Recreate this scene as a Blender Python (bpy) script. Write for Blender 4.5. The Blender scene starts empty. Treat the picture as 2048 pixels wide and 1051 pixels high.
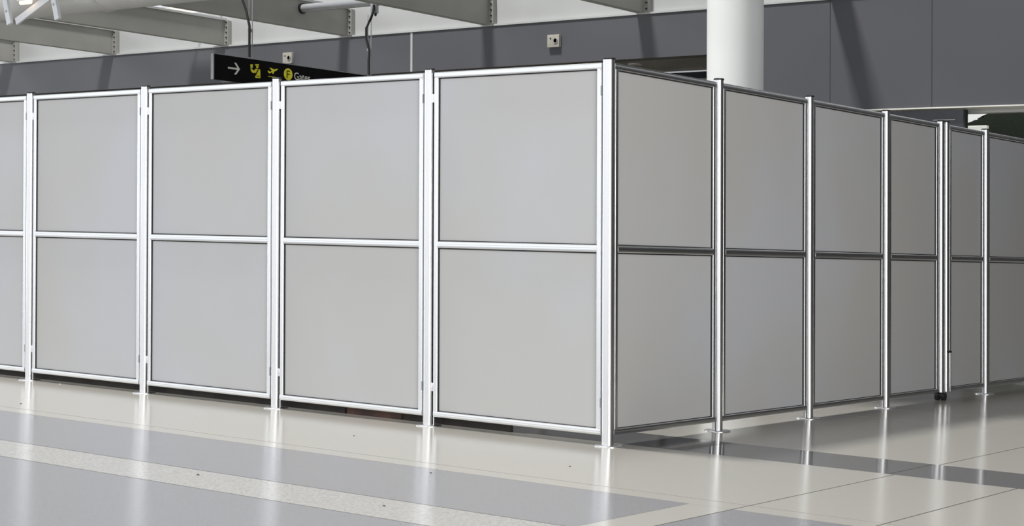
import bpy, bmesh, math, random
from mathutils import Vector, Matrix
random.seed(4)
S = bpy.context.scene
COL = S.collection
# The concourse floor is a gentle ramp: it drops 2.9 cm per metre towards +X
# (posts stand plumb, rails / floor / wall courses follow the ramp).
SX = -0.029

# ------------------------------------------------------------------ camera
F_PX, YAW, PITCH, ROLL = 3315.22, -0.6593, 0.0084, 0.0037
fw = Vector((math.sin(YAW)*math.cos(PITCH), math.cos(YAW)*math.cos(PITCH), math.sin(PITCH)))
r0 = Vector((math.cos(YAW), -math.sin(YAW), 0)); u0 = r0.cross(fw)
rt = math.cos(ROLL)*r0 + math.sin(ROLL)*u0
up = -math.sin(ROLL)*r0 + math.cos(ROLL)*u0
cd = bpy.data.cameras.new('camera'); cam = bpy.data.objects.new('camera', cd); COL.objects.link(cam)
cd.sensor_width = 36; cd.lens = F_PX/2048*36; cd.clip_end = 300
M = Matrix((rt, up, -fw)).transposed().to_4x4(); M.translation = (4.8623, -7.0921, 0.8723)
cam.matrix_world = M
S.camera = cam

# ------------------------------------------------------------------ light
w = bpy.data.worlds.new('overcast_sky'); S.world = w; w.use_nodes = True
bg = w.node_tree.nodes['Background']; bg.inputs[0].default_value = (0.93, 0.96, 1, 1); bg.inputs[1].default_value = 0.42
def area(name, loc, look, sx, sy, power, colr):
    l = bpy.data.lights.new(name, 'AREA'); l.shape = 'RECTANGLE'; l.size = sx; l.size_y = sy
    l.energy = power; l.color = colr
    o = bpy.data.objects.new(name, l); COL.objects.link(o); o.location = loc
    o.rotation_euler = (Vector(look)-Vector(loc)).to_track_quat('-Z', 'Z').to_euler(); return o
# added area lights for assumed windows behind and left of the camera, none built
area('assumed_window_near', (1.8, -13.5, 6.6), (1.8, 0, 6.6), 19.4, 13, 750, (0.97, 0.98, 1))
area('right_fill', (11.6, -6.6, 3.2), (0, -6.6, 3.2), 13, 5.6, 1650, (1, 0.985, 0.96))  # added fill from the right to brighten the right-run panes
area('assumed_window_left', (-23, -13.5, 6.6), (-23, 0, 6.6), 30, 13, 1120, (0.95, 0.975, 1))  # left stretch of the assumed windows, a bare area light
area('side_fill', (-36.8, -1, 5.1), (0, -1, 5.1), 24, 10, 3600, (0.93, 0.97, 1))  # added fill from far left, brightens the posts and the column
# assumed high roof lantern, unseen: it draws the beam shadows that fan out down the grey wall
hl = area('assumed_lantern', (-11.7, -1, 31), (-8, 8, 0), 3.2, 3.2, 11500, (1, 0.98, 0.95))
S.view_settings.view_transform = 'Standard'; S.view_settings.look = 'None'
S.view_settings.exposure = 0.0; S.view_settings.gamma = 1; S.view_settings.use_curve_mapping = False

# ------------------------------------------------------------------ materials
MATS = {}
def mat(name, c, rough=0.5, metal=0.0, spec=0.5, emit=None, speck=None, aniso=None, trans=None, coat=None, bump=None):
    m = bpy.data.materials.new(name); m.use_nodes = True; nt = m.node_tree
    b = nt.nodes['Principled BSDF']
    b.inputs['Base Color'].default_value = (*c, 1); b.inputs['Roughness'].default_value = rough
    b.inputs['Metallic'].default_value = metal; b.inputs['Specular IOR Level'].default_value = spec
    if emit: b.inputs['Emission Color'].default_value = (*emit[0], 1); b.inputs['Emission Strength'].default_value = emit[1]
    if coat: b.inputs['Coat Weight'].default_value = coat[0]; b.inputs['Coat Roughness'].default_value = coat[1]
    tc = nt.nodes.new('ShaderNodeTexCoord')
    geo = nt.nodes.new('ShaderNodeNewGeometry')
    if speck:   # (scale, second colour, low, high)
        for_i = speck if isinstance(speck, list) else [speck]
        prev = None
        for sc, c2, lo, hi in for_i:
            n = nt.nodes.new('ShaderNodeTexNoise'); n.inputs['Scale'].default_value = sc; n.inputs['Detail'].default_value = 3
            nt.links.new(geo.outputs['Position'], n.inputs['Vector'])
            r = nt.nodes.new('ShaderNodeMapRange'); r.inputs[1].default_value = lo; r.inputs[2].default_value = hi
            nt.links.new(n.outputs['Fac'], r.inputs[0])
            mx = nt.nodes.new('ShaderNodeMix'); mx.data_type = 'RGBA'
            nt.links.new(r.outputs[0], mx.inputs[0])
            if prev: nt.links.new(prev, mx.inputs[6])
            else: mx.inputs[6].default_value = (*c, 1)
            mx.inputs[7].default_value = (*c2, 1)
            prev = mx.outputs[2]
        nt.links.new(prev, b.inputs['Base Color'])
    if bump:
        n = nt.nodes.new('ShaderNodeTexNoise'); n.inputs['Scale'].default_value = bump[0]; n.inputs['Detail'].default_value = 4
        nt.links.new(geo.outputs['Position'], n.inputs['Vector'])
        bp = nt.nodes.new('ShaderNodeBump'); bp.inputs['Strength'].default_value = bump[1]; bp.inputs['Distance'].default_value = 0.01
        nt.links.new(n.outputs['Fac'], bp.inputs['Height']); nt.links.new(bp.outputs[0], b.inputs['Normal'])
    MATS[name] = m; return m
mat('aluminium', (0.80, 0.81, 0.825), 0.24, 1.0, speck=(3, (0.78, 0.79, 0.805), .3, .7))
mat('bright_aluminium', (0.78, 0.785, 0.80), 0.30, 1.0, speck=(3, (0.76, 0.765, 0.78), .3, .7))
mat('acrylic', (0.53, 0.53, 0.525), 0.45, spec=0.35, speck=[(900, (0.50, 0.50, 0.495), .35, .65), (0.7, (0.53, 0.54, 0.57), .45, .62)])  # broad faint blue patches put bluish light into the pane colour
mat('gasket', (0.012, 0.012, 0.013), 0.7, speck=(80, (0.02, 0.02, 0.02), .4, .6))
mat('black_plastic', (0.012, 0.012, 0.013), 0.45, speck=(80, (0.02, 0.02, 0.02), .4, .6))
FR = dict(rough=0.18, spec=0.55)
mat('cream_terrazzo', (0.445, 0.430, 0.388), **FR, speck=[(420, (0.375, 0.362, 0.325), .4, .62), (1.3, (0.415, 0.402, 0.365), .4, .7)])
mat('grey_terrazzo', (0.262, 0.266, 0.282), **FR, speck=[(380, (0.165, 0.167, 0.18), .42, .62), (520, (0.36, 0.36, 0.37), .55, .7)])
mat('speckled_terrazzo', (0.45, 0.445, 0.42), **FR, speck=[(70, (0.31, 0.305, 0.29), .47, .56), (300, (0.40, 0.395, 0.375), .45, .6), (1.6, (0.44, 0.37, 0.32), .66, .8)])
mat('dark_terrazzo', (0.135, 0.135, 0.14), rough=0.10, spec=0.55, speck=[(400, (0.10, 0.10, 0.105), .4, .6), (560, (0.20, 0.20, 0.205), .6, .7)])
mat('grout', (0.06, 0.055, 0.05), 0.8, speck=(90, (0.04, 0.04, 0.038), .4, .6))
mat('grey_wall', (0.096, 0.098, 0.111), 0.6, spec=0.3, speck=(0.5, (0.104, 0.106, 0.118), .4, .6))
mat('white_paint', (0.50, 0.51, 0.51), 0.55, spec=0.3, speck=(0.8, (0.47, 0.48, 0.48), .4, .6))
mat('column_paint', (0.88, 0.90, 0.90), 0.5, spec=0.3, speck=(1.2, (0.85, 0.87, 0.87), .4, .6))
mat('beam_paint', (0.34, 0.34, 0.315), 0.55, spec=0.3, speck=(1.5, (0.31, 0.31, 0.29), .4, .6))
mat('duct_metal', (0.60, 0.60, 0.59), 0.45, metal=0.2, speck=(2.5, (0.57, 0.57, 0.56), .4, .6))
mat('tube_metal', (0.42, 0.43, 0.45), 0.4, metal=0.3, speck=(4, (0.38, 0.39, 0.41), .4, .6))
mat('white_steel', (0.80, 0.83, 0.88), 0.5, speck=(3, (0.74, 0.77, 0.82), .4, .6))
mat('soffit_paint', (0.16, 0.155, 0.135), 0.7, speck=(2, (0.13, 0.127, 0.11), .4, .6))
mat('dark_glass', (0.01, 0.011, 0.012), 0.12, speck=(2, (0.015, 0.016, 0.017), .4, .6))
mat('sign_black', (0.006, 0.006, 0.007), 0.6, spec=0.08, speck=(4, (0.008, 0.008, 0.009), .4, .6))
mat('sign_yellow', (0.88, 0.82, 0.04), 0.5, speck=(20, (0.80, 0.75, 0.04), .4, .6))
mat('sign_white', (0.80, 0.80, 0.76), 0.5, speck=(20, (0.76, 0.76, 0.70), .4, .6))
mat('box_plastic', (0.44, 0.42, 0.37), 0.5, speck=(30, (0.38, 0.36, 0.32), .4, .6))
mat('navy_board', (0.022, 0.022, 0.036), 0.22, speck=(3, (0.03, 0.03, 0.045), .4, .6))
mat('dark_tarp', (0.020, 0.024, 0.019), 0.9, spec=0.05, speck=(40, (0.015, 0.018, 0.014), .4, .6), bump=(3, .6))
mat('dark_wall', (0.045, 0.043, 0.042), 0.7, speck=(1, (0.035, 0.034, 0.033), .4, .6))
mat('lamp_glow', (0.9, 0.7, 0.5), 0.5, emit=((1, 0.62, 0.32), 2.2), speck=(9, (0.85, 0.65, 0.45), .4, .6))
mat('panel_glow', (0.9, 0.88, 0.82), 0.5, emit=((1, .97, .90), 0.75), speck=(9, (0.88, 0.86, 0.80), .4, .6))
mat('brown_gap_shade', (0.045, 0.038, 0.034), 0.7, speck=(6, (0.03, 0.026, 0.024), .4, .6))
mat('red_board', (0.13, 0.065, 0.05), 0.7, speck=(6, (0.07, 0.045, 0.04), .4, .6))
mat('debris', (0.05, 0.04, 0.035), 0.8, speck=(300, (0.03, 0.03, 0.03), .4, .6))
mat('pale_debris', (0.75, 0.74, 0.70), 0.8, speck=(300, (0.65, 0.64, 0.60), .4, .6))

# ------------------------------------------------------------------ builders
def tag(o, label=None, cat=None, group=None, kind=None):
    if label: o['label'] = label
    if cat: o['category'] = cat
    if group: o['group'] = group
    if kind: o['kind'] = kind
    return o
def empty(name, loc, label=None, cat=None, group=None, kind=None):
    o = bpy.data.objects.new(name, None); COL.objects.link(o); o.empty_display_size = 0.1
    o.location = (loc[0], loc[1], loc[2] + SX*loc[0]); return tag(o, label, cat, group, kind)
def emit_mesh(name, bm, m, smooth=40):
    """bm is in metres relative to the thing's origin; the ramp is added here."""
    for v in bm.verts: v.co.z += SX*v.co.x
    bmesh.ops.recalc_face_normals(bm, faces=bm.faces)
    me = bpy.data.meshes.new(name); bm.to_mesh(me); bm.free()
    me.materials.append(MATS[m])
    if smooth:
        me.polygons.foreach_set('use_smooth', [True]*len(me.polygons))
        me.set_sharp_from_angle(angle=math.radians(smooth))
    return me
def part(name, me, parent=None, off=(0, 0, 0)):
    o = bpy.data.objects.new(name, me); COL.objects.link(o)
    if parent: o.parent = parent
    o.location = (off[0], off[1], off[2] + SX*off[0]); return o
def solo(name, bm, m, loc=(0, 0, 0), label=None, cat=None, group=None, kind=None, smooth=40):
    o = part(name, emit_mesh(name, bm, m, smooth), None, loc); return tag(o, label, cat, group, kind)
def box(bm, x0, x1, y0, y1, z0, z1, bev=0):
    vs = [bm.verts.new((x, y, z)) for x in (x0, x1) for y in (y0, y1) for z in (z0, z1)]
    fs = [bm.faces.new([vs[i] for i in q]) for q in ((0,1,3,2),(4,6,7,5),(0,4,5,1),(2,3,7,6),(0,2,6,4),(1,5,7,3))]
    if bev:
        es = list({e for f in fs for e in f.edges})
        bmesh.ops.bevel(bm, geom=es, offset=bev, segments=2, profile=0.6, affect='EDGES')
    return bm
def B(*a, bev=0):
    return box(bmesh.new(), *a, bev=bev)
def tube(bm, pts, r, n=16, caps=True):
    pts = [Vector(p) for p in pts]; rings = []
    rad = r if isinstance(r, (list, tuple)) else [r]*len(pts)
    for i, p in enumerate(pts):
        d = (pts[min(i+1, len(pts)-1)] - pts[max(i-1, 0)]).normalized()
        a = d.orthogonal() if abs(d.z) > .9 else d.cross(Vector((0, 0, 1)))
        if abs(d.z) > .9: a = Vector((1, 0, 0)) - d*d.x
        a.normalize(); b = d.cross(a)
        rings.append([bm.verts.new(p + (a*math.cos(t) + b*math.sin(t))*rad[i]) for t in [2*math.pi*k/n for k in range(n)]])
    for A, C in zip(rings, rings[1:]):
        for k in range(n): bm.faces.new([A[k], A[(k+1) % n], C[(k+1) % n], C[k]])
    if caps: bm.faces.new(rings[0]); bm.faces.new(rings[-1])
    return bm
def prism(bm, poly, axis, a0, a1):
    """extrude a 2-D polygon along axis 0/1/2 from a0 to a1"""
    def P(u, v, a): return {0: (a, u, v), 1: (u, a, v), 2: (u, v, a)}[axis]
    A = [bm.verts.new(P(u, v, a0)) for u, v in poly]; C = [bm.verts.new(P(u, v, a1)) for u, v in poly]
    n = len(poly)
    for i in range(n): bm.faces.new([A[i], A[(i+1) % n], C[(i+1) % n], C[i]])
    bm.faces.new(A); bm.faces.new(C)
    return bm
def disc(bm, c, axis, r, d, n=24, r2=None):
    p0 = Vector(c); p1 = p0 + Vector(axis)*d
    return tube(bm, [p0, p1], [r, r2 or r], n)

# ------------------------------------------------------------------ floor
fl = empty('floor', (0, 0, 0), kind='structure')
part('screed', emit_mesh('screed', B(-34, 12, -18, 20, -0.30, -0.0012), 'grout', 0), fl)
def slab(x0, x1, y0, y1, m, g=0.0015, gx=None):
    gx = g if gx is None else gx
    n = 1 if x1-x0 < 8 else int((x1-x0)/8)+1
    part('floor_slab', emit_mesh('floor_slab', B(x0+gx, x1-gx, y0+g, y1-g, -0.03, 0.0), m, 0), fl)
XL, XR = -34, 12
# long cream / grey courses parallel to the left run of partitions
for x0, x1 in ((XL, 1.33),):
    slab(x0, x1, -2.168, -1.362, 'grey_terrazzo'); slab(x0, x1, -2.532, -2.172, 'speckled_terrazzo', .002)
    slab(x0, x1, -6.2, -2.536, 'grey_terrazzo', .002); slab(x0, x1, -18, -6.2, 'cream_terrazzo')
slab(1.33, 1.524, -18, -1.36, 'cream_terrazzo', .0008)
for x0, x1 in ((1.53, 2.112), (2.118, 3.3), (3.306, 4.5), (4.506, 5.7), (5.706, XR)):
    slab(x0, x1, -6.2, -1.362, 'grey_terrazzo', .0015)
    slab(x0, x1, -18, -6.2, 'cream_terrazzo', .0015)
CX = [XL, 1.527, 2.115, 3.305, 4.495, 5.685, XR]
for a, b in zip(CX, CX[1:]):
    slab(a, b, -1.360, -1.222, 'cream_terrazzo', .0012, .0042)
    slab(a, b, -1.218, 0.134, 'cream_terrazzo', .0012, .0042)
    slab(a, b, 0.652, 2.60, 'cream_terrazzo', .0012, .0042)
    slab(a, b, 2.604, 3.245, 'cream_terrazzo', .0012, .0042)
    slab(a, b, 3.249, 20, 'cream_terrazzo', .0012, .0042)
DX = [XL, -0.83, 0.345, 1.497, 2.66, 3.83, 5.0, XR]
for a, b in zip(DX, DX[1:]): slab(a, b, 0.134, 0.652, 'dark_terrazzo', .0006, .0038)

# ------------------------------------------------------------------ hall shell
wb = empty('wall_back', (0, 12, 0), kind='structure')
for a, b in ((-36, -30.6), (-30.6, -24.4), (-24.4, -11.916), (-11.87, -6.3)):
    part('wall_panel', emit_mesh('wall_panel', B(a+.004, b-.004, 0, .25, 3.66, 4.262), 'grey_wall', 0), wb)
for a, b in ((-6.3, -4.835), (-4.835, -3.466), (-3.466, -2.097), (-2.097, -0.728), (-0.728, .641), (.641, 2.01), (2.01, 8.1)):
    part('wall_panel', emit_mesh('wall_panel', B(a+.003, b-.003, 0, .25, 2.857, 4.262), 'grey_wall', 0), wb)
part('backing', emit_mesh('backing', B(-36, -6.3, .05, .25, 3.665, 4.26), 'gasket', 0), wb)
part('backing', emit_mesh('backing', B(-6.3, 8.1, .05, .25, 2.862, 4.26), 'gasket', 0), wb)
part('joint_strip', emit_mesh('joint_strip', B(-11.914, -11.872, -.006, .2, 3.662, 4.262), 'white_paint', 0), wb)
part('fascia', emit_mesh('fascia', B(-36, 8.1, .05, .3, 4.262, 5.9), 'white_paint', 0), wb)
solo('trim_1', B(-36, 8.1, -.018, .05, 4.264, 4.290), 'white_paint', (0, 12, 0), kind='structure', smooth=0)
solo('trim_2', B(-5.7, 8.1, -.02, .25, 2.840, 2.856), 'sign_white', (0, 12, 0), kind='structure', smooth=0)
# soffit of the recess under the left length of the wall, with dark glazing at its back
sf = empty('ceiling_recess', (0, 12, 0), kind='structure')
part('soffit', emit_mesh('soffit', B(-36, -6.3, 0.02, 1.32, 3.66, 3.74), 'soffit_paint', 0), sf)
part('soffit_edge', emit_mesh('soffit_edge', B(-36, -6.3, 1.26, 1.32, 3.625, 3.66), 'soffit_paint', 0), sf)
wd = empty('window_1', (0, 13.3, 0), kind='structure')
part('pane', emit_mesh('pane', B(-36, -5.9, .3, .33, 0, 3.64), 'dark_glass', 0), wd)
for x in (-8.31, -10.5, -12.7, -14.9):
    part('mullion', emit_mesh('mullion', B(x-.04, x+.04, .2, .3, 0, 3.64), 'soffit_paint', 0), wd)
part('window_frame', emit_mesh('window_frame', B(-36, -5.9, .2, .3, 3.50, 3.53), 'soffit_paint', 0), wd)
solo('wall_side', B(-6.3, -5.9, 12.0, 17, 0, 3.66), 'soffit_paint', kind='structure', smooth=0)
solo('wall_far', B(-5.9, -0.9, 16.8, 17, 0, 4.2), 'column_paint', kind='structure', smooth=0)
solo('wall_far_dark_blocker', B(-0.9, 12, 16.8, 17, 0, 4.2), 'dark_wall', kind='structure', smooth=0)  # unseen dark stretch added so the right-run rails reflect dark
solo('trim_3', B(-5.7, 8.1, 12.26, 12.4, 2.795, 2.90), 'duct_metal', kind='structure', smooth=0)
area('back_room_fill', (-3.2, 12.8, 4.1), (-3.2, 14.6, 2.5), 3, .4, 60, (1, 1, 1))  # added fill for the far wall and ledge, no lamp stands here
# unseen dark side wall, added to keep sky light off the right run
solo('wall_right_blocker', B(11.8, 12, -18, 17, 0, 6.5), 'dark_wall', kind='structure', smooth=0)

# unseen slab added to shade the beams from the sky, open at the back
solo('ceiling', B(-36, 0.5, 2.6, 7.4, 6.3, 6.4), 'white_paint', kind='structure', smooth=0)
solo('ceiling_right_blocker', B(0.5, 11.8, -1.5, 9.5, 5.3, 5.4), 'dark_wall', kind='structure', smooth=0)  # unseen dark slab added so the right-run rails mirror less sky

# white round column
cb = bmesh.new(); tube(cb, [(0, 0, 0), (0, 0, 5.2)], 0.341, 64)
solo('column', cb, 'column_paint', (-5.27, 10.37, 0), 'thick round white column behind the right run of partitions', 'column')

# roof beams
def roof_beam(x, label, gp):
    t = empty('roof_beam', (x, 0, 0), label, 'beam', gp)
    part('web', emit_mesh('web', B(-.13, 0, 2.5, 11.99, 4.285, 4.70), 'beam_paint', 0), t)
    part('flange', emit_mesh('flange', B(-.17, .035, 2.5, 11.99, 4.70, 4.735), 'white_paint', 0), t)
    ep = part('end_plate', emit_mesh('end_plate', B(0, .085, 11.965, 12.04, 4.292, 4.70), 'beam_paint', 0), t)
    bolt = None
    for k in range(5):
        if bolt is None:
            b = bmesh.new(); disc(b, (0, 0, 0), (0, -1, 0), .013, .016, 8); bolt = emit_mesh('bolt', b, 'gasket')
        part('bolt', bolt, ep, (.05, 11.965, 4.33 + k*.085))
for x, l in ((-24.8, None), (-21.93, 'grey roof beam meeting the back wall at the far left edge'),
             (-18.98, 'grey roof beam under the big duct, second from the left'),
             (-16.05, 'grey roof beam ending above the left end of the black sign'),
             (-13.21, 'grey roof beam that carries the left end of the thin ceiling tube'),
             (-10.36, 'grey roof beam right of the hanging cable, ending left of the square wall box'),
             (-7.64, 'grey roof beam ending on the wall just left of the round column'), (-4.70, None), (-1.8, None)):
    if l: roof_beam(x, l, 'roof beams running to the grey wall')
roof_beam(-4.70, 'grey roof beam meeting the wall right of the column, at the top edge', 'roof beams running to the grey wall')

# large duct
dt = empty('air_duct', (0, 5.67, 3.735), 'large pale round duct crossing under the roof beams at top left', 'duct')
DR = .27
b = bmesh.new(); tube(b, [(-30, 0, DR), (-7.5, 0, DR)], DR, 56); part('duct_tube', emit_mesh('duct_tube', b, 'duct_metal'), dt)
for x in (-11.22, -14.4, -17.5):
    b = bmesh.new(); tube(b, [(x-.035, 0, DR), (x-.03, 0, DR), (x-.012, 0, DR), (x-.008, 0, DR), (x+.008, 0, DR), (x+.012, 0, DR), (x+.03, 0, DR), (x+.035, 0, DR)],
         [DR, DR+.014, DR+.014, DR+.004, DR+.004, DR+.014, DR+.014, DR], 56)
    part('strap', emit_mesh('strap', b, 'duct_metal'), dt)
# white steel hanger frame in front of the duct
hf = empty('hanger_frame', (-12.1, 5.25, 3.6), 'white flat-bar steel frame with a diagonal brace hanging before the duct', 'bracket')
def bar(x0, z0, x1, z1, wd_, y0, y1):
    d = Vector((x1-x0, z1-z0)).normalized(); n = Vector((-d.y, d.x))*wd_/2
    return prism(bmesh.new(), [(x0-n.x, z0-n.y), (x1-n.x, z1-n.y), (x1+n.x, z1+n.y), (x0+n.x, z0+n.y)], 1, y0, y1)
for nm, a in (('hanger_bar', (-.45, .0, -.60, .50, .082, -.02, .02)), ('hanger_bar', (.50, .0, .35, .50, .082, -.02, .02)),
              ('hanger_bar', (1.45, .30, 1.30, .60, .082, -.02, .02)),
              ('brace', (-.37, .03, .62, .42, .085, .022, .05)), ('top_chord', (-1.6, .50, 1.5, .50, .07, .0, .05))):
    part(nm, emit_mesh(nm, bar(*a), 'white_steel', 0), hf)
b = bmesh.new()
for x, z in ((-.50, .16), (.44, .18)):
    disc(b, (x, -.02, z), (0, -1, 0), .014, .01, 10)
    part('bolt', emit_mesh('bolt', b, 'tube_metal'), hf); b = bmesh.new()
b.free()
lb = empty('bracket_lamp', (-12.2, 5.22, 3.83), 'small warm glowing lamp between the white hanger bars', 'lamp')
b = bmesh.new(); tube(b, [(-.11, 0, .015), (-.09, 0, .01), (.1, 0, .01), (.12, 0, .015)], [.014, .024, .024, .016], 14)
part('bulb', emit_mesh('bulb', b, 'lamp_glow'), lb)
part('fixture', emit_mesh('fixture', B(-.14, .16, -.03, .03, .03, .06, bev=.005), 'white_steel', 0), lb)

# square roof light over the second beam
rl2 = empty('ceiling_light', (-16.42, 11.27, 4.80), 'bright square light panel glimpsed above a roof beam, left of the hanging cable', 'ceiling light')
part('light_frame', emit_mesh('light_frame', B(-.34, .30, -.31, .31, .012, .06, bev=.004), 'white_steel', 30), rl2)
part('diffuser', emit_mesh('diffuser', B(-.32, .28, -.29, .29, 0, .012), 'panel_glow', 0), rl2)
for x in (-.25, .21): part('bracket_arm', emit_mesh('bracket_arm', B(x-.015, x+.015, .31, .785, .03, .06), 'white_steel', 0), rl2)

# thin tube between two beams
ct = empty('ceiling_tube', (0, 10.95, 4.515), 'thin grey tube spanning between two roof beams above the black sign', 'pipe')
b = bmesh.new(); tube(b, [(-13.20, 0, .065), (-10.49, 0, .065)], .063, 28); part('pipe_body', emit_mesh('pipe_body', b, 'tube_metal'), ct)
b = bmesh.new(); tube(b, [(-13.205, 0, .065), (-13.17, 0, .065)], .08, 28); part('collar', emit_mesh('collar', b, 'gasket'), ct)
jb = empty('junction_box', (-11.62, 10.86, 4.36), 'small grey junction box clipped under the thin ceiling tube', 'junction box')
part('housing', emit_mesh('housing', B(-.055, .055, -.03, .03, .03, .22, bev=.006), 'tube_metal', 30), jb)
b = bmesh.new(); tube(b, [(.02, 0, .035), (.02, 0, -.01)], [.022, .016], 14); part('gland', emit_mesh('gland', b, 'gasket'), jb)

# ------------------------------------------------------------------ hanging sign
SG = 'hanging black wayfinding sign with white arrow, yellow pictograms and the word Gates'
sg = empty('hanging_sign', (-11.72, 7.81, 3.136), SG, 'sign')
part('sign_board', emit_mesh('sign_board', B(-.025, .020, .012, 3.72, 0, .337), 'sign_black', 0), sg)
part('end_cap', emit_mesh('end_cap', B(-.027, .021, -.004, .012, -.002, .339, bev=.001), 'tube_metal', 0), sg)
part('end_cap', emit_mesh('end_cap', B(-.03, .024, 3.72, 3.744, -.004, .341, bev=.003), 'duct_metal', 0), sg)
part('top_edge', emit_mesh('top_edge', B(-.028, .022, .012, 3.72, .337, .345), 'tube_metal', 0), sg)
def flat(name, polys, m, x=.020, d=.0025):
    b = bmesh.new()
    for p in polys: prism(b, p, 0, x, x+d)
    return part(name, emit_mesh(name, b, m, 0), sg)
flat('arrow', [[(0.256, 0.188), (0.425, 0.188), (0.367, 0.256), (0.404, 0.256), (0.472, 0.177), (0.404, 0.098), (0.367, 0.098), (0.425, 0.164), (0.256, 0.164)]], 'sign_white')
flat('officer_pictogram', [[(0.661, 0.262), (0.708, 0.269), (0.700, 0.216), (0.668, 0.209)],
     [(0.751, 0.275), (0.816, 0.282), (0.820, 0.263), (0.751, 0.257)],
     [(0.765, 0.252), (0.814, 0.256), (0.805, 0.227), (0.772, 0.227)],
     [(0.661, 0.202), (0.686, 0.205), (0.726, 0.183), (0.758, 0.213), (0.799, 0.218), (0.844, 0.208), (0.847, 0.094), (0.755, 0.089), (0.755, 0.118), (0.779, 0.133), (0.749, 0.163), (0.722, 0.148), (0.684, 0.164)]], 'sign_yellow')
flat('officer_sash', [[(0.799, 0.212), (0.816, 0.212), (0.772, 0.135), (0.758, 0.146)], [(0.779, 0.123), (0.833, 0.121), (0.834, 0.112), (0.774, 0.110)]], 'sign_black', x=.0228, d=.001)
flat('plane_pictogram', [[(0.984, 0.209), (1.004, 0.213), (1.028, 0.195), (1.066, 0.217), (1.018, 0.250), (1.045, 0.255), (1.108, 0.237), (1.161, 0.255), (1.177, 0.246), (1.143, 0.225), (1.105, 0.208), (1.094, 0.176), (1.070, 0.180), (1.073, 0.200), (1.018, 0.174), (1.002, 0.179)],
     [(0.991, 0.137), (1.178, 0.137), (1.178, 0.129), (0.991, 0.129)]], 'sign_yellow')
cc = [(1.375+.083*math.cos(t), .199+.083*math.sin(t)) for t in [2*math.pi*k/40 for k in range(40)]]
flat('gate_disc', [cc], 'sign_yellow')
def text(name, s, size, y, z, m, x, parent, sxx=1.0):
    c = bpy.data.curves.new(name, 'FONT'); c.body = s; c.size = size; c.extrude = 0.001
    o = bpy.data.objects.new('tmp', c); COL.objects.link(o)
    dg = bpy.context.evaluated_depsgraph_get(); me0 = bpy.data.meshes.new_from_object(o.evaluated_get(dg))
    b = bmesh.new(); b.from_mesh(me0); bpy.data.objects.remove(o)
    for v in b.verts: v.co = Vector((x + v.co.z, y + v.co.x*sxx, z + v.co.y))
    return part(name, emit_mesh(name, b, m, 0), parent)
text('letter', 'F', .155, 1.332, .143, 'sign_black', .0238, sg, 1.0)
text('lettering', 'Gates', .148, 1.487, .137, 'sign_white', .0215, sg, .92)

def hanger(y, top, label, cab):
    t = empty('sign_hanger', (-11.72, y, 3.48), label, 'hanger', 'hanging rods of the black sign')
    for dx in (-.028, .035):
        b = bmesh.new(); tube(b, [(dx, 0, 0.0), (dx, 0, top-3.48)], .0065, 8); part('rod', emit_mesh('rod', b, 'tube_metal'), t)
    b = bmesh.new(); tube(b, [(0, 0, .36), (0, 0, .40)], .036, 12); part('clamp', emit_mesh('clamp', b, 'tube_metal'), t)
    c = empty('power_cable', (-11.72, y, 3.48), cab, 'cable', 'black cables feeding the sign')
    return c
c1 = hanger(8.49, 5.2, 'pair of thin rods holding the left end of the black sign', '')
bpy.data.objects.remove(c1)
b = bmesh.new(); tube(b, [(-.0, 0, 0), (.0, 0, .3), (-.0, 0, .42), (-.06, 0, .62), (-.17, 0, .85), (-.23, 0, 1.2), (-.25, 0, 1.6)], .018, 10)
solo('power_cable', b, 'black_plastic', (-11.675, 8.43, 3.49), 'loose black cable dropping to the left end of the black sign', 'cable', 'black cables feeding the sign')
c1 = hanger(10.86, 4.38, 'pair of thin rods under the junction box, at the far end of the black sign', '')
bpy.data.objects.remove(c1)
b = bmesh.new(); tube(b, [(0, 0, 0), (0, 0, .22), (.01, 0, .36), (-.05, 0, .52), (-.05, 0, .68), (.04, 0, .82), (.09, 0, .93), (.10, 0, 1.02)], .02, 10)
solo('power_cable', b, 'black_plastic', (-11.675, 10.80, 3.49), 'loose black cable dropping from the junction box to the sign', 'cable', 'black cables feeding the sign')

# ------------------------------------------------------------------ wall boxes
def wall_box(x, z, label):
    t = empty('wall_box', (x, 12, z), label, 'alarm box', 'cream boxes on the grey wall')
    part('housing', emit_mesh('housing', B(-.105, .105, -.055, 0, -.09, .09, bev=.006), 'box_plastic', 30), t)
    b = bmesh.new(); tube(b, [(.045, -.055, 0), (.045, -.068, 0), (.045, -.068, 0), (.045, -.058, 0)], [.038, .038, .028, .028], 20)
    part('bezel', emit_mesh('bezel', b, 'tube_metal'), t)
    b = bmesh.new(); disc(b, (.045, -.056, 0), (0, -1, 0), .028, .010, 16); part('dial', emit_mesh('dial', b, 'box_plastic'), t)
    b = bmesh.new(); disc(b, (-.045, -.055, .035), (0, -1, 0), .013, .005, 12); part('indicator', emit_mesh('indicator', b, 'gasket'), t)
wall_box(-9.165, 3.977, 'square cream box on the grey wall left of the round column')
wall_box(-14.535, 3.995, 'square cream box on the grey wall just above the black sign')
# recessed downlight in the soffit
rl = empty('downlight', (-8.16, 12.545, 3.66), 'round unlit downlight in the soffit left of the column', 'downlight')
b = bmesh.new(); tube(b, [(0, 0, 0), (0, 0, -.012), (0, 0, -.012), (0, 0, -.002)], [.10, .10, .075, .07], 24)
part('trim_ring', emit_mesh('trim_ring', b, 'duct_metal'), rl)
b = bmesh.new(); disc(b, (0, 0, -.004), (0, 0, -1), .068, .003, 24); part('lens', emit_mesh('lens', b, 'dark_glass'), rl)

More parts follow.
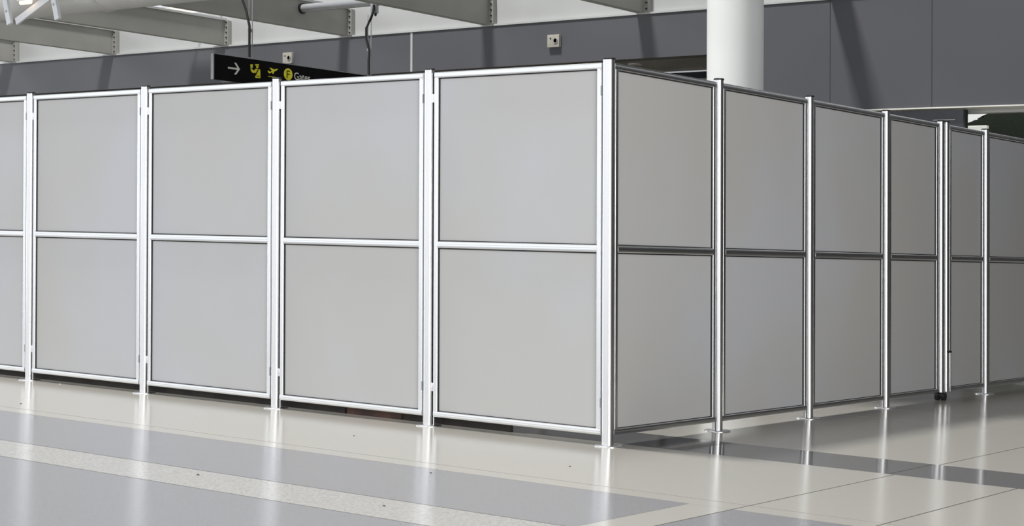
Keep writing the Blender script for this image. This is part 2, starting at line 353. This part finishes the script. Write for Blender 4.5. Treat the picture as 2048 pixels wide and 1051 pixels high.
# ------------------------------------------------------------------ things in the right-hand opening
nb = empty('navy_board', (-4.3, 12.10, 0), 'glossy dark navy board under the white trim, behind the right run', 'board')
part('board', emit_mesh('board', B(-1.3, 1.21, -.03, .03, 0, 2.82), 'navy_board', 0), nb)
part('edge_strip', emit_mesh('edge_strip', B(1.21, 1.235, -.04, .04, 0, 2.825), 'gasket', 0), nb)
part('label_strip', emit_mesh('label_strip', B(.82, 1.10, -.034, -.03, 2.702, 2.709), 'sign_white', 0), nb)
tp = [(-4.2, 0.0), (-4.2, 2.70), (-3.697, 2.74), (-3.697, 2.784), (-3.579, 2.782), (-3.51, 2.807), (-3.533, 2.842), (-3.468, 2.875), (-3.333, 2.89),
      (-3.326, 2.924), (-3.046, 2.915), (-3.04, 2.906), (-2.995, 2.886), (-2.914, 2.872), (-2.70, 2.90), (-2.3, 2.86), (-1.9, 2.70), (-1.5, 2.3), (-1.2, 1.2), (-1.1, 0)]
b = prism(bmesh.new(), tp, 1, -.35, .55)
bmesh.ops.bevel(b, geom=[e for e in b.edges if abs(e.verts[0].co.y - e.verts[1].co.y) < .01 and e.verts[0].co.z > .5], offset=.03, segments=2, affect='EDGES')
solo('covered_stack', b, 'dark_tarp', (0, 13.9, 0), 'tall dark green-grey covered heap seen above the far right partition', 'covered heap')
wl = empty('white_ledge', (-3.5, 13.40, 0), 'short white ledge showing above the rail at the far right post', 'ledge')
part('ledge_top', emit_mesh('ledge_top', B(-.5, .18, -.04, .04, 2.66, 2.735, bev=.006), 'sign_white', 0), wl)
for x in (-.4, .12): part('leg', emit_mesh('leg', B(x-.02, x+.02, -.02, .02, 0, 2.66), 'sign_white', 0), wl)

# ------------------------------------------------------------------ partitions
def mp(axis):     # (u along the run, n towards the viewer, z) -> x, y, z
    return (lambda u, n, z: (u, -n, z)) if axis == 'x' else (lambda u, n, z: (n, u, z))
def pbox(axis, u0, u1, n0, n1, z0, z1, bev=0):
    f = mp(axis); a = f(u0, n0, z0); c = f(u1, n1, z1)
    return B(min(a[0], c[0]), max(a[0], c[0]), min(a[1], c[1]), max(a[1], c[1]), z0, z1, bev=bev)
PROF = []
for k in range(0, 19):   # rounded face with a fine groove along its middle
    t = math.pi*k/18; wv = -math.cos(t); nv = math.sin(t)**.45
    if abs(wv) < .07: nv -= .10
    PROF.append((wv, nv))
PLAIN = [(-math.cos(math.pi*k/18), math.sin(math.pi*k/18)**.45) for k in range(19)]
def member(axis, along, c, half, s0, s1, nb_=-.010, nf=.006, bulge=.008):
    """extruded frame member; along 'u' or 'z', centred at c on the other axis"""
    f = mp(axis); bm = bmesh.new()
    prof = [(-half, nb_)] + [(wv*half, nf + nv*bulge) for wv, nv in (PROF if axis == 'x' else PLAIN)] + [(half, nb_)]
    def P(wv, n, s): return f(s, n, c+wv) if along == 'u' else f(c+wv, n, s)
    A = [bm.verts.new(P(a, n, s0)) for a, n in prof]; C = [bm.verts.new(P(a, n, s1)) for a, n in prof]
    k = len(prof)
    for i in range(k): bm.faces.new([A[i], A[(i+1) % k], C[(i+1) % k], C[i]])
    bm.faces.new(A); bm.faces.new(C); return bm
ZB, ZT = .053, 1.985
def panel_meshes(axis, W):
    """all part meshes for a panel between post centres 0 and W"""
    a, c = .042, W-.042; m = {}
    fm = 'aluminium'
    sw = .014
    m['stile'] = [emit_mesh('stile', member(axis, 'z', a+sw, sw, ZB+.030, ZT-.030), fm, 35), emit_mesh('stile', member(axis, 'z', c-sw, sw, ZB+.030, ZT-.030), fm, 35)]
    m['top_rail'] = [emit_mesh('top_rail', member(axis, 'u', ZT-.0165, .0165, a, c), fm, 35)]
    m['middle_rail'] = [emit_mesh('middle_rail', member(axis, 'u', 1.019, .019, a+.026, c-.026), fm, 35)]
    m['bottom_rail'] = [emit_mesh('bottom_rail', member(axis, 'u', ZB+.0165, .0165, a, c), fm, 35)]
    p0, p1 = a+.028, c-.028
    m['pane'] = [emit_mesh('pane', pbox(axis, p0+.004, p1-.004, -.009, -.002, z0, z1), 'acrylic', 0) for z0, z1 in ((ZB+.036, .997), (1.041, ZT-.036))]
    gs = []
    for z0, z1 in ((ZB+.031, 1.0), (1.038, ZT-.032)):
        b = bmesh.new(); f = mp(axis)
        for (u0, u1, q0, q1) in ((p0-.001, p0+.005, z0, z1), (p1-.005, p1+.001, z0, z1), (p0, p1, z0, z0+.005), (p0, p1, z1-.006, z1)):
            x = f(u0, -.0095, q0); y = f(u1, .003, q1)
            box(b, min(x[0], y[0]), max(x[0], y[0]), min(x[1], y[1]), max(x[1], y[1]), q0, q1)
        gs.append(emit_mesh('gasket', b, 'gasket', 0))
    m['gasket'] = gs
    m['hinge_tab'] = [emit_mesh('hinge_tab', pbox(axis, .022, .050, -.004, .008, z, z+.048, bev=.002), fm, 30) for z in (.195, 1.815)] if axis == 'x' else []
    m['latch_slot'] = [emit_mesh('latch_slot', pbox(axis, c-.004, c+.003, -.004, .013, z, z+.05), 'tube_metal', 0) for z in (.195, 1.815)] if axis == 'x' else []
    b = bmesh.new(); m['screw'] = []
    for z in (ZT-.036, ZB+.02):
        f = mp(axis); p = Vector(f(c-.006, .004, z)); q = Vector(f(0, 1, 0))
        b = bmesh.new(); disc(b, p, q, .0035, .009, 10); m['screw'].append(emit_mesh('screw', b, 'gasket'))
    return m
def make_panel(axis, m, loc, label, gp):
    t = empty('partition_panel', loc, label, 'partition panel', gp)
    for k, lst in m.items():
        for me in lst: part(k, me, t)
    return t
WL = 1.2227; WR = 1.0978
mL = panel_meshes('x', WL)
GL = 'grey panels of the brightly lit left run'
labs = ['grey partition panel cut by the left picture edge, left run',
        'grey partition panel second from the left, between the two leftmost posts, under the plain grey wall',
        'grey partition panel under the left end of the black sign',
        'grey partition panel right of the sign word Gates, third post to fourth post',
        'widest grey partition panel, left of the corner post']
for i in range(5):
    make_panel('x', mL, (-WL*(5-i), 0, 0), labs[i], GL)
GR = 'grey panels of the shaded right run'
ys = [0, WR, 2*WR, 3*WR, 4.185, 4.305, 5.03, 6.13, 7.23]
mR = panel_meshes('y', WR); mR4 = panel_meshes('y', 4.185-3*WR); mR5 = panel_meshes('y', 5.03-4.305)
make_panel('y', mR, (0, 0, 0), 'shaded grey partition panel right of the corner post', GR)
make_panel('y', mR, (0, WR, 0), 'shaded grey partition panel directly below the round white column', GR)
make_panel('y', mR, (0, 2*WR, 0), 'shaded grey partition panel third along the right run from the corner', GR)
make_panel('y', mR4, (0, 3*WR, 0), 'narrow shaded grey panel just left of the double post with the caster', GR)
make_panel('y', mR5, (0, 4.305, 0), 'narrowest grey panel, right of the double post with the caster', GR)
make_panel('y', mR, (0, 5.03, 0), 'shaded grey partition panel cut by the right picture edge', GR)

def post_meshes(axis, r=.0265, corner=False, base=True, z0=.004):
    m = {}
    f = mp(axis)
    b = bmesh.new(); tube(b, [(*f(0, .004, 0)[:2], z0), (*f(0, .004, 0)[:2], 1.998)], r, 40)
    m['post_tube'] = [emit_mesh('post_tube', b, 'bright_aluminium', 50)]
    ax2 = ['x', 'y'] if corner else [axis]
    fins = []; webs = []
    for a in ax2:
        sides = (-1,) if (corner and a == 'x') else ((1,) if corner else (-1, 1))
        for s in sides:
            u0, u1 = sorted((s*.0345, s*.0395)); fins.append(emit_mesh('side_channel', member(a, 'z', (u0+u1)/2, .0035, max(z0, .006), 1.985, -.012, .000, .004), 'aluminium', 30))
            u0, u1 = sorted((s*.012, s*.036)); webs.append(emit_mesh('dark_web', pbox(a, u0, u1, -.012, -.006, max(z0, .006), 1.985), 'gasket', 0))
    m['side_channel'] = fins; m['dark_web'] = webs
    c = f(0, .004, 0)
    b = bmesh.new(); tube(b, [(c[0], c[1], 1.998), (c[0], c[1], 2.000), (c[0], c[1], 2.006), (c[0], c[1], 2.008)], [r+.002, r+.0035, r+.0035, r+.001], 32)
    m['post_cap'] = [emit_mesh('post_cap', b, 'black_plastic')]
    if base:
        b = bmesh.new(); tube(b, [(0, 0, 0.0), (0, 0, .003), (0, 0, .006), (0, 0, .009)], [.075, .075, .070, .032], 40)
        m['base_plate'] = [emit_mesh('base_plate', b, 'bright_aluminium', 50)]
    return m
def make_post(m, loc, label, gp):
    t = empty('partition_post', loc, label, 'post', gp)
    for k, lst in m.items():
        for me in lst: part(k, me, t)
    return t
pL = post_meshes('x'); pR = post_meshes('y')
GPL = 'aluminium posts of the left run'; GPR = 'aluminium posts of the right run'
for i, l in enumerate(['aluminium post nearest the left picture edge',
                       'aluminium post second from the left picture edge',
                       'aluminium post under the black sign, beside the yellow disc',
                       'aluminium post one panel left of the corner post']):
    make_post(pL, (-WL*(4-i), 0, 0), l, GPL)
make_post(pL, (-WL*5, 0, 0), 'aluminium post beyond the left picture edge', GPL)
make_post(post_meshes('x', r=.0315, corner=True), (0, 0, 0), 'thicker aluminium corner post where the two runs meet', 'corner post')
make_post(pR, (0, WR, 0), 'aluminium post below the left side of the round white column', GPR)
make_post(pR, (0, 2*WR, 0), 'aluminium post second right of the corner post', GPR)
make_post(pR, (0, 3*WR, 0), 'aluminium post third right of the corner post, left of the navy board', GPR)
pc = post_meshes('y', base=False, z0=.058)
t8 = make_post(pc, (0, 4.20, 0), 'left post of the double post, standing on a black twin caster', GPR)
cs = part('caster', emit_mesh('caster', B(-.012, .016, -.012, .012, .045, .062, bev=.002), 'black_plastic', 30), t8)
for s in (-1, 1):
    b = bmesh.new(); tube(b, [(.008+s*.010, -.006, .029), (.008+s*.036, -.006, .029)], .0285, 24); part('caster_wheel', emit_mesh('caster_wheel', b, 'black_plastic'), cs)
b = bmesh.new(); box(b, 0, .035, -.03, .022, .030, .048, bev=.004); part('caster_fork', emit_mesh('caster_fork', b, 'black_plastic'), cs)
t9 = make_post(pc, (0, 4.29, 0), 'right post of the double post, with a small black drop-bolt knob', GPR)
b = bmesh.new(); box(b, .026, .046, -.022, .018, .340, .354, bev=.003); kb = part('bolt_knob', emit_mesh('bolt_knob', b, 'black_plastic'), t9)
b = bmesh.new(); tube(b, [(.034, .014, .06), (.034, .014, .345)], .004, 8); part('drop_rod', emit_mesh('drop_rod', b, 'aluminium'), t9)
make_post(pR, (0, 5.03, 0), 'rightmost visible aluminium post, beside the white ledge', GPR)
make_post(pR, (0, 6.13, 0), 'aluminium post beyond the right picture edge', GPR)

# strips added behind the left run; brown ones put shade into the gap
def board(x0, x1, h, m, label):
    solo('gap_strip', B(0, x1-x0, -.012, .012, 0.0, h), m, (x0, .115, 0), label, 'board', smooth=0)
board(-6.6, -1.97, .32, 'brown_gap_shade', 'long dark brown strip added behind the left run to darken the gap under the panels')
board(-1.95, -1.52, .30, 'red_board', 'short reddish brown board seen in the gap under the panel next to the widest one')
board(-1.50, -.72, .28, 'brown_gap_shade', 'dark brown strip added to darken the gap under the widest panel')

# ------------------------------------------------------------------ bits on the floor
def crumb(x, y, r, m, label):
    r *= .62
    b = bmesh.new(); bmesh.ops.create_icosphere(b, subdivisions=1, radius=r)
    for v in b.verts: v.co = Vector((v.co.x*random.uniform(.9, 1.8), v.co.y*random.uniform(.6, 1), max(0, v.co.z*.5 + r*.2)))
    solo('floor_crumb', b, m, (x, y, 0), label, 'debris', 'crumbs on the floor', smooth=0)
crumb(-3.537, -1.045, .010, 'debris', 'dark speck on the cream floor near the left picture edge')
crumb(-1.142, -.696, .007, 'debris', 'tiny dark speck on the cream floor below the third post')
crumb(.338, -.807, .008, 'debris', 'dark speck on the cream floor left of the corner post reflection')
crumb(-.573, -2.277, .010, 'debris', 'dark speck on the left half of the speckled floor band')
crumb(.537, -2.314, .009, 'debris', 'black speck on the right half of the speckled floor band')
crumb(.051, -1.468, .008, 'debris', 'dark speck on the grey floor in the reflection of the post left of the corner')
crumb(-4.50, -.04, .009, 'pale_debris', 'pale crumb at the foot of the second panel from the left')
b = bmesh.new(); tube(b, [(0, 0, .008), (.08, -.10, .010), (.2, -.12, .008), (.3, .05, .008), (.45, .1, .008)], .007, 8)
solo('floor_cable', b, 'pale_debris', (-.36, 6.52, 0), 'short pale cable on the floor at the right picture edge', 'cable')
